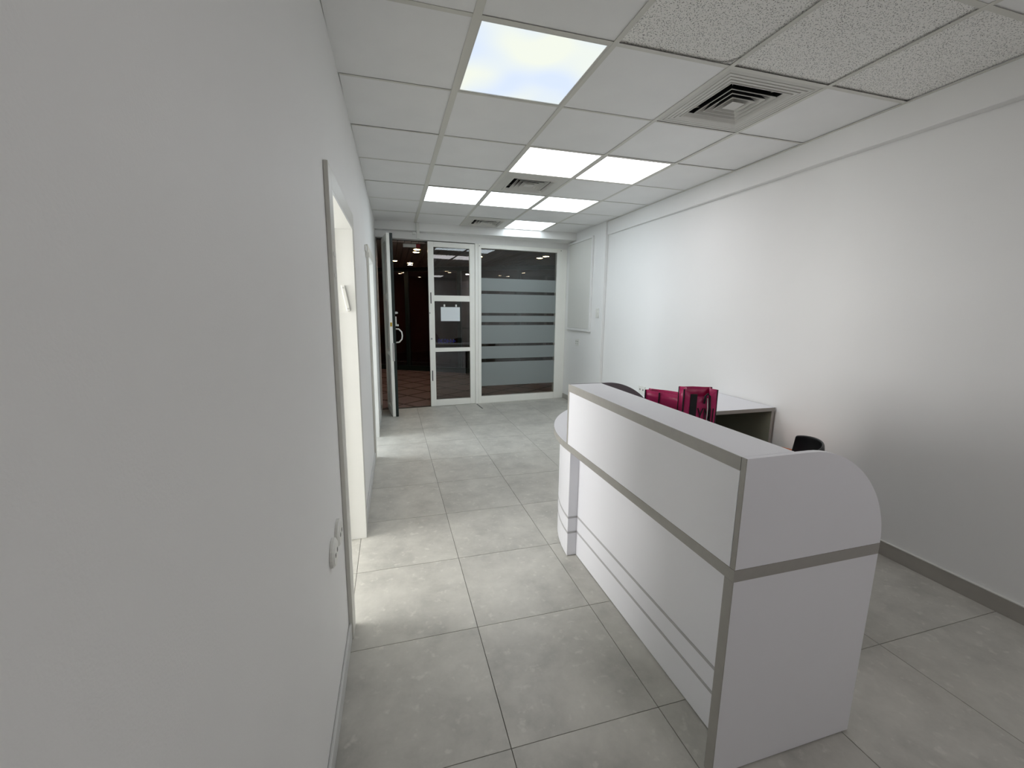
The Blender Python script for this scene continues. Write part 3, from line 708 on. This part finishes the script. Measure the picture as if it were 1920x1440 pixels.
# ------------------------------------------------------------------ chair and stool behind the desk
CX, CY = 1.90, 1.66
t = thing('office_chair', (CX, CY, 0), 'black plastic office chair behind the reception desk, only its curved back showing', 'chair')
def backshell(u, v):
    a = math.radians(-62+124*u); r = .172
    w = 1-.10*(2*v-1)**2
    z = .56 + .25*v - .035*(abs(2*u-1)**2.2)*v
    off = .05*v
    ang = a + math.radians(-35)
    dx = (r*w)*math.cos(ang); dy = (r*w)*math.sin(ang)
    z -= (.16*(dx*.6-dy*.8))*v
    return (CX+.02+dx+off, CY-.02+dy, z)
o = MB().grid(backshell, 20, 10, .012).build('backrest', 'blackp', t, smooth=True, bevel=0)
sm = o.modifiers.new('subdivision', 'SUBSURF'); sm.levels = 1; sm.render_levels = 2
m = MB(); m.prism(rrect(CX-.02, CY+.02, .20, .20, .07, 5), .43, .475); m.build('seat', 'blackp', t, bevel=.012)
m = MB(); m.tube([(CX+.10, CY-.08, .44), (CX+.185, CY-.155, .47), (CX+.20, CY-.165, .60)], .014, 8); m.build('back_support', 'blackm', t, smooth=True)
m = MB(); m.tube([(CX, CY, .09), (CX, CY, .429)], .024, 12); m.build('gas_column', 'blackm', t)
for k in range(5):
    a = 2*math.pi*k/5+.3; e = (CX+.25*math.cos(a), CY+.25*math.sin(a), .065)
    m = MB(); m.tube([(CX, CY, .10), e], [.022, .014], 8); l_ = m.build('base_leg', 'blackm', t)
    m = MB(); pz = Vector((math.cos(a+1.57), math.sin(a+1.57), 0))*.016; q = Vector((e[0], e[1], .026)); m.tube([tuple(q-pz), tuple(q+pz)], .026, 12); m.build('caster', 'blackp', l_)
SXc, SYc = 2.58, 2.215
t = thing('stool', (SXc, SYc, 0), 'orange cushioned stool between the side desk and the right wall', 'stool')
n = 24; m = MB()
prof = [(.0, .475), (.12, .473), (.15, .465), (.158, .445), (.155, .425), (.0, .420)]
vs = [(SXc+r*math.cos(2*math.pi*k/n), SYc+r*math.sin(2*math.pi*k/n), z) for r, z in prof for k in range(n)]
m._add(vs, [(a*n+k, (a+1)*n+k, (a+1)*n+(k+1) % n, a*n+(k+1) % n) for a in range(len(prof)-1) for k in range(n)]); m.build('cushion', 'orange', t, smooth=True)
for k in range(4):
    a = math.pi/4+math.pi/2*k; m = MB(); m.tube([(SXc+.10*math.cos(a), SYc+.10*math.sin(a), .419), (SXc+.15*math.cos(a), SYc+.15*math.sin(a), 0)], .011, 8); m.build('leg', 'chrome', t)

# ------------------------------------------------------------------ wall fittings
# white cupboard panel on the pilaster
t = thing('wall_cupboard_door', (COLX-.01, 5.86, 1.15), 'tall white flat cupboard door on the far right wall near the window', 'cupboard door')
MB().box(COLX-.020, COLX-.003, 5.49, 6.24, 1.165, 2.40).build('door_panel', 'trimw', t, bevel=.003)
m = MB(); m.box(COLX-.026, COLX-.0005, 5.455, 5.486, 1.13, 2.43); m.box(COLX-.026, COLX-.0005, 5.4865, 6.27, 1.13, 1.162); m.box(COLX-.026, COLX-.0005, 5.4865, 6.27, 2.403, 2.43)
m.build('frame', 'wall', t, bevel=.002)
def plate(F, name, label, cy, cz, w_, h_, holes, parts='socket_hole', cat='socket'):
    """F(d,y,z): d out of the wall"""
    t = thing(name, F(0, cy, cz-h_/2), label, cat)
    MB(F).box(.0005, .009, cy-w_/2, cy+w_/2, cz-h_/2, cz+h_/2).build('plate', 'plas', t, bevel=.003)
    for hy, hz, hw, hh, mt, dd in holes: MB(F).box(.0092, .0092+dd, cy+hy-hw, cy+hy+hw, cz+hz-hh, cz+hz+hh).build(parts, mt, t)
RWf = lambda d, y, z: (RX(y)-d, y, z); CWf = lambda d, y, z: (COLX-d, y, z)
plate(CWf, 'light_switch', 'white switch plate on the far right pilaster beside the cupboard door', 5.27, 1.395, .085, .125, [(0, .026, .022, .018, 'plas', .006), (0, -.022, .022, .018, 'plas', .006)], 'rocker', 'switch')
plate(CWf, 'wall_socket', 'white double socket on the far right wall under the cupboard door', 5.88, .955, .13, .10, [(-.03, .012, .012, .006, 'plasd', .0006), (.03, .012, .012, .006, 'plasd', .0006), (-.03, -.02, .006, .006, 'plasd', .0006), (.03, -.02, .006, .006, 'plasd', .0006)])
plate(RWf, 'wall_socket', 'white socket on the right wall behind the magenta bags', 4.19, .535, .13, .085, [(-.03, 0, .010, .010, 'plasd', .0006), (.03, 0, .010, .010, 'plasd', .0006)])
LWf = LW
def oval(F, name, label, cy, cz, ry, rz):
    t = thing(name, F(0, cy, cz-rz), label, 'socket')
    m = MB(F); n = 22; vs = []
    for r, d in ((1, .0006), (1, .010), (.82, .016)):
        vs += [(d, cy+ry*r*math.cos(2*math.pi*k/n), cz+rz*r*math.sin(2*math.pi*k/n)) for k in range(n)]
    m._add(vs, [(a*n+k, a*n+(k+1) % n, (a+1)*n+(k+1) % n, (a+1)*n+k) for a in range(2) for k in range(n)] + [tuple(range(2*n, 3*n))]); m.build('plate', 'plas', t)
    for q in (-.35, .35): MB(F).box(.0162, .0172, cy+ry*q-.006, cy+ry*q+.006, cz-.006, cz+.006).build('socket_hole', 'plasd', t)
oval(LW, 'wall_socket', 'rounded white wall socket low on the left wall nearest the camera', 1.445, .60, .055, .048)
oval(LW, 'wall_socket', 'rounded white wall socket low on the left wall, close to the door casing', 1.575, .605, .055, .048)
# slanted case on the far jamb of the near doorway
t0 = D1[1]-.0165
m = MB()
cx, cz, an = -.235, 1.482, math.radians(-9)
def JP(u, v, z): return (cx + u + (z-cz)*-.17, t0-.001-v, z)
m = MB(JP); m.box(-.0105, .0105, 0, .014, cz-.072, cz+.072)
t = thing('mezuzah_case', (cx, t0-.008, cz-.072), 'slanted white mezuzah case on the jamb of the near doorway', 'mezuzah case')
m.build('case', 'plas', t, bevel=.004)
for zz in (cz-.058, cz+.058): MB(JP).box(-.004, .004, .0142, .0156, zz-.004, zz+.004).build('screw', 'chrome', t)
# bits of tape on the casings and the bracket between the doorways
for q, (yy, zz) in enumerate(((1.80, 1.63), (1.80, 1.55), (2.665, 1.70), (2.665, 1.66))):
    o = MB(LW).box(.0172, .0195, yy-.026, yy+.026, zz-.007, zz+.007).build('tape_strip', 'plas')
    tag(o, ('upper white tape strip across the near casing of the near doorway', 'lower white tape strip across the near casing of the near doorway',
            'upper white tape strip on the far casing of the near doorway', 'lower white tape strip on the far casing of the near doorway')[q], 'tape', 'tape strips on the near door casing')
t = thing('wall_bracket', LW(0, 3.93, 1.86), 'small white broken bracket high on the left wall between the doorways', 'bracket')
MB(LW).box(.0005, .012, 3.86, 3.99, 1.90, 1.95).build('bracket_plate', 'plas', t, bevel=.003)
MB(LW).box(.0005, .035, 3.93, 3.985, 1.86, 1.8995).build('bracket_arm', 'plas', t, bevel=.003)
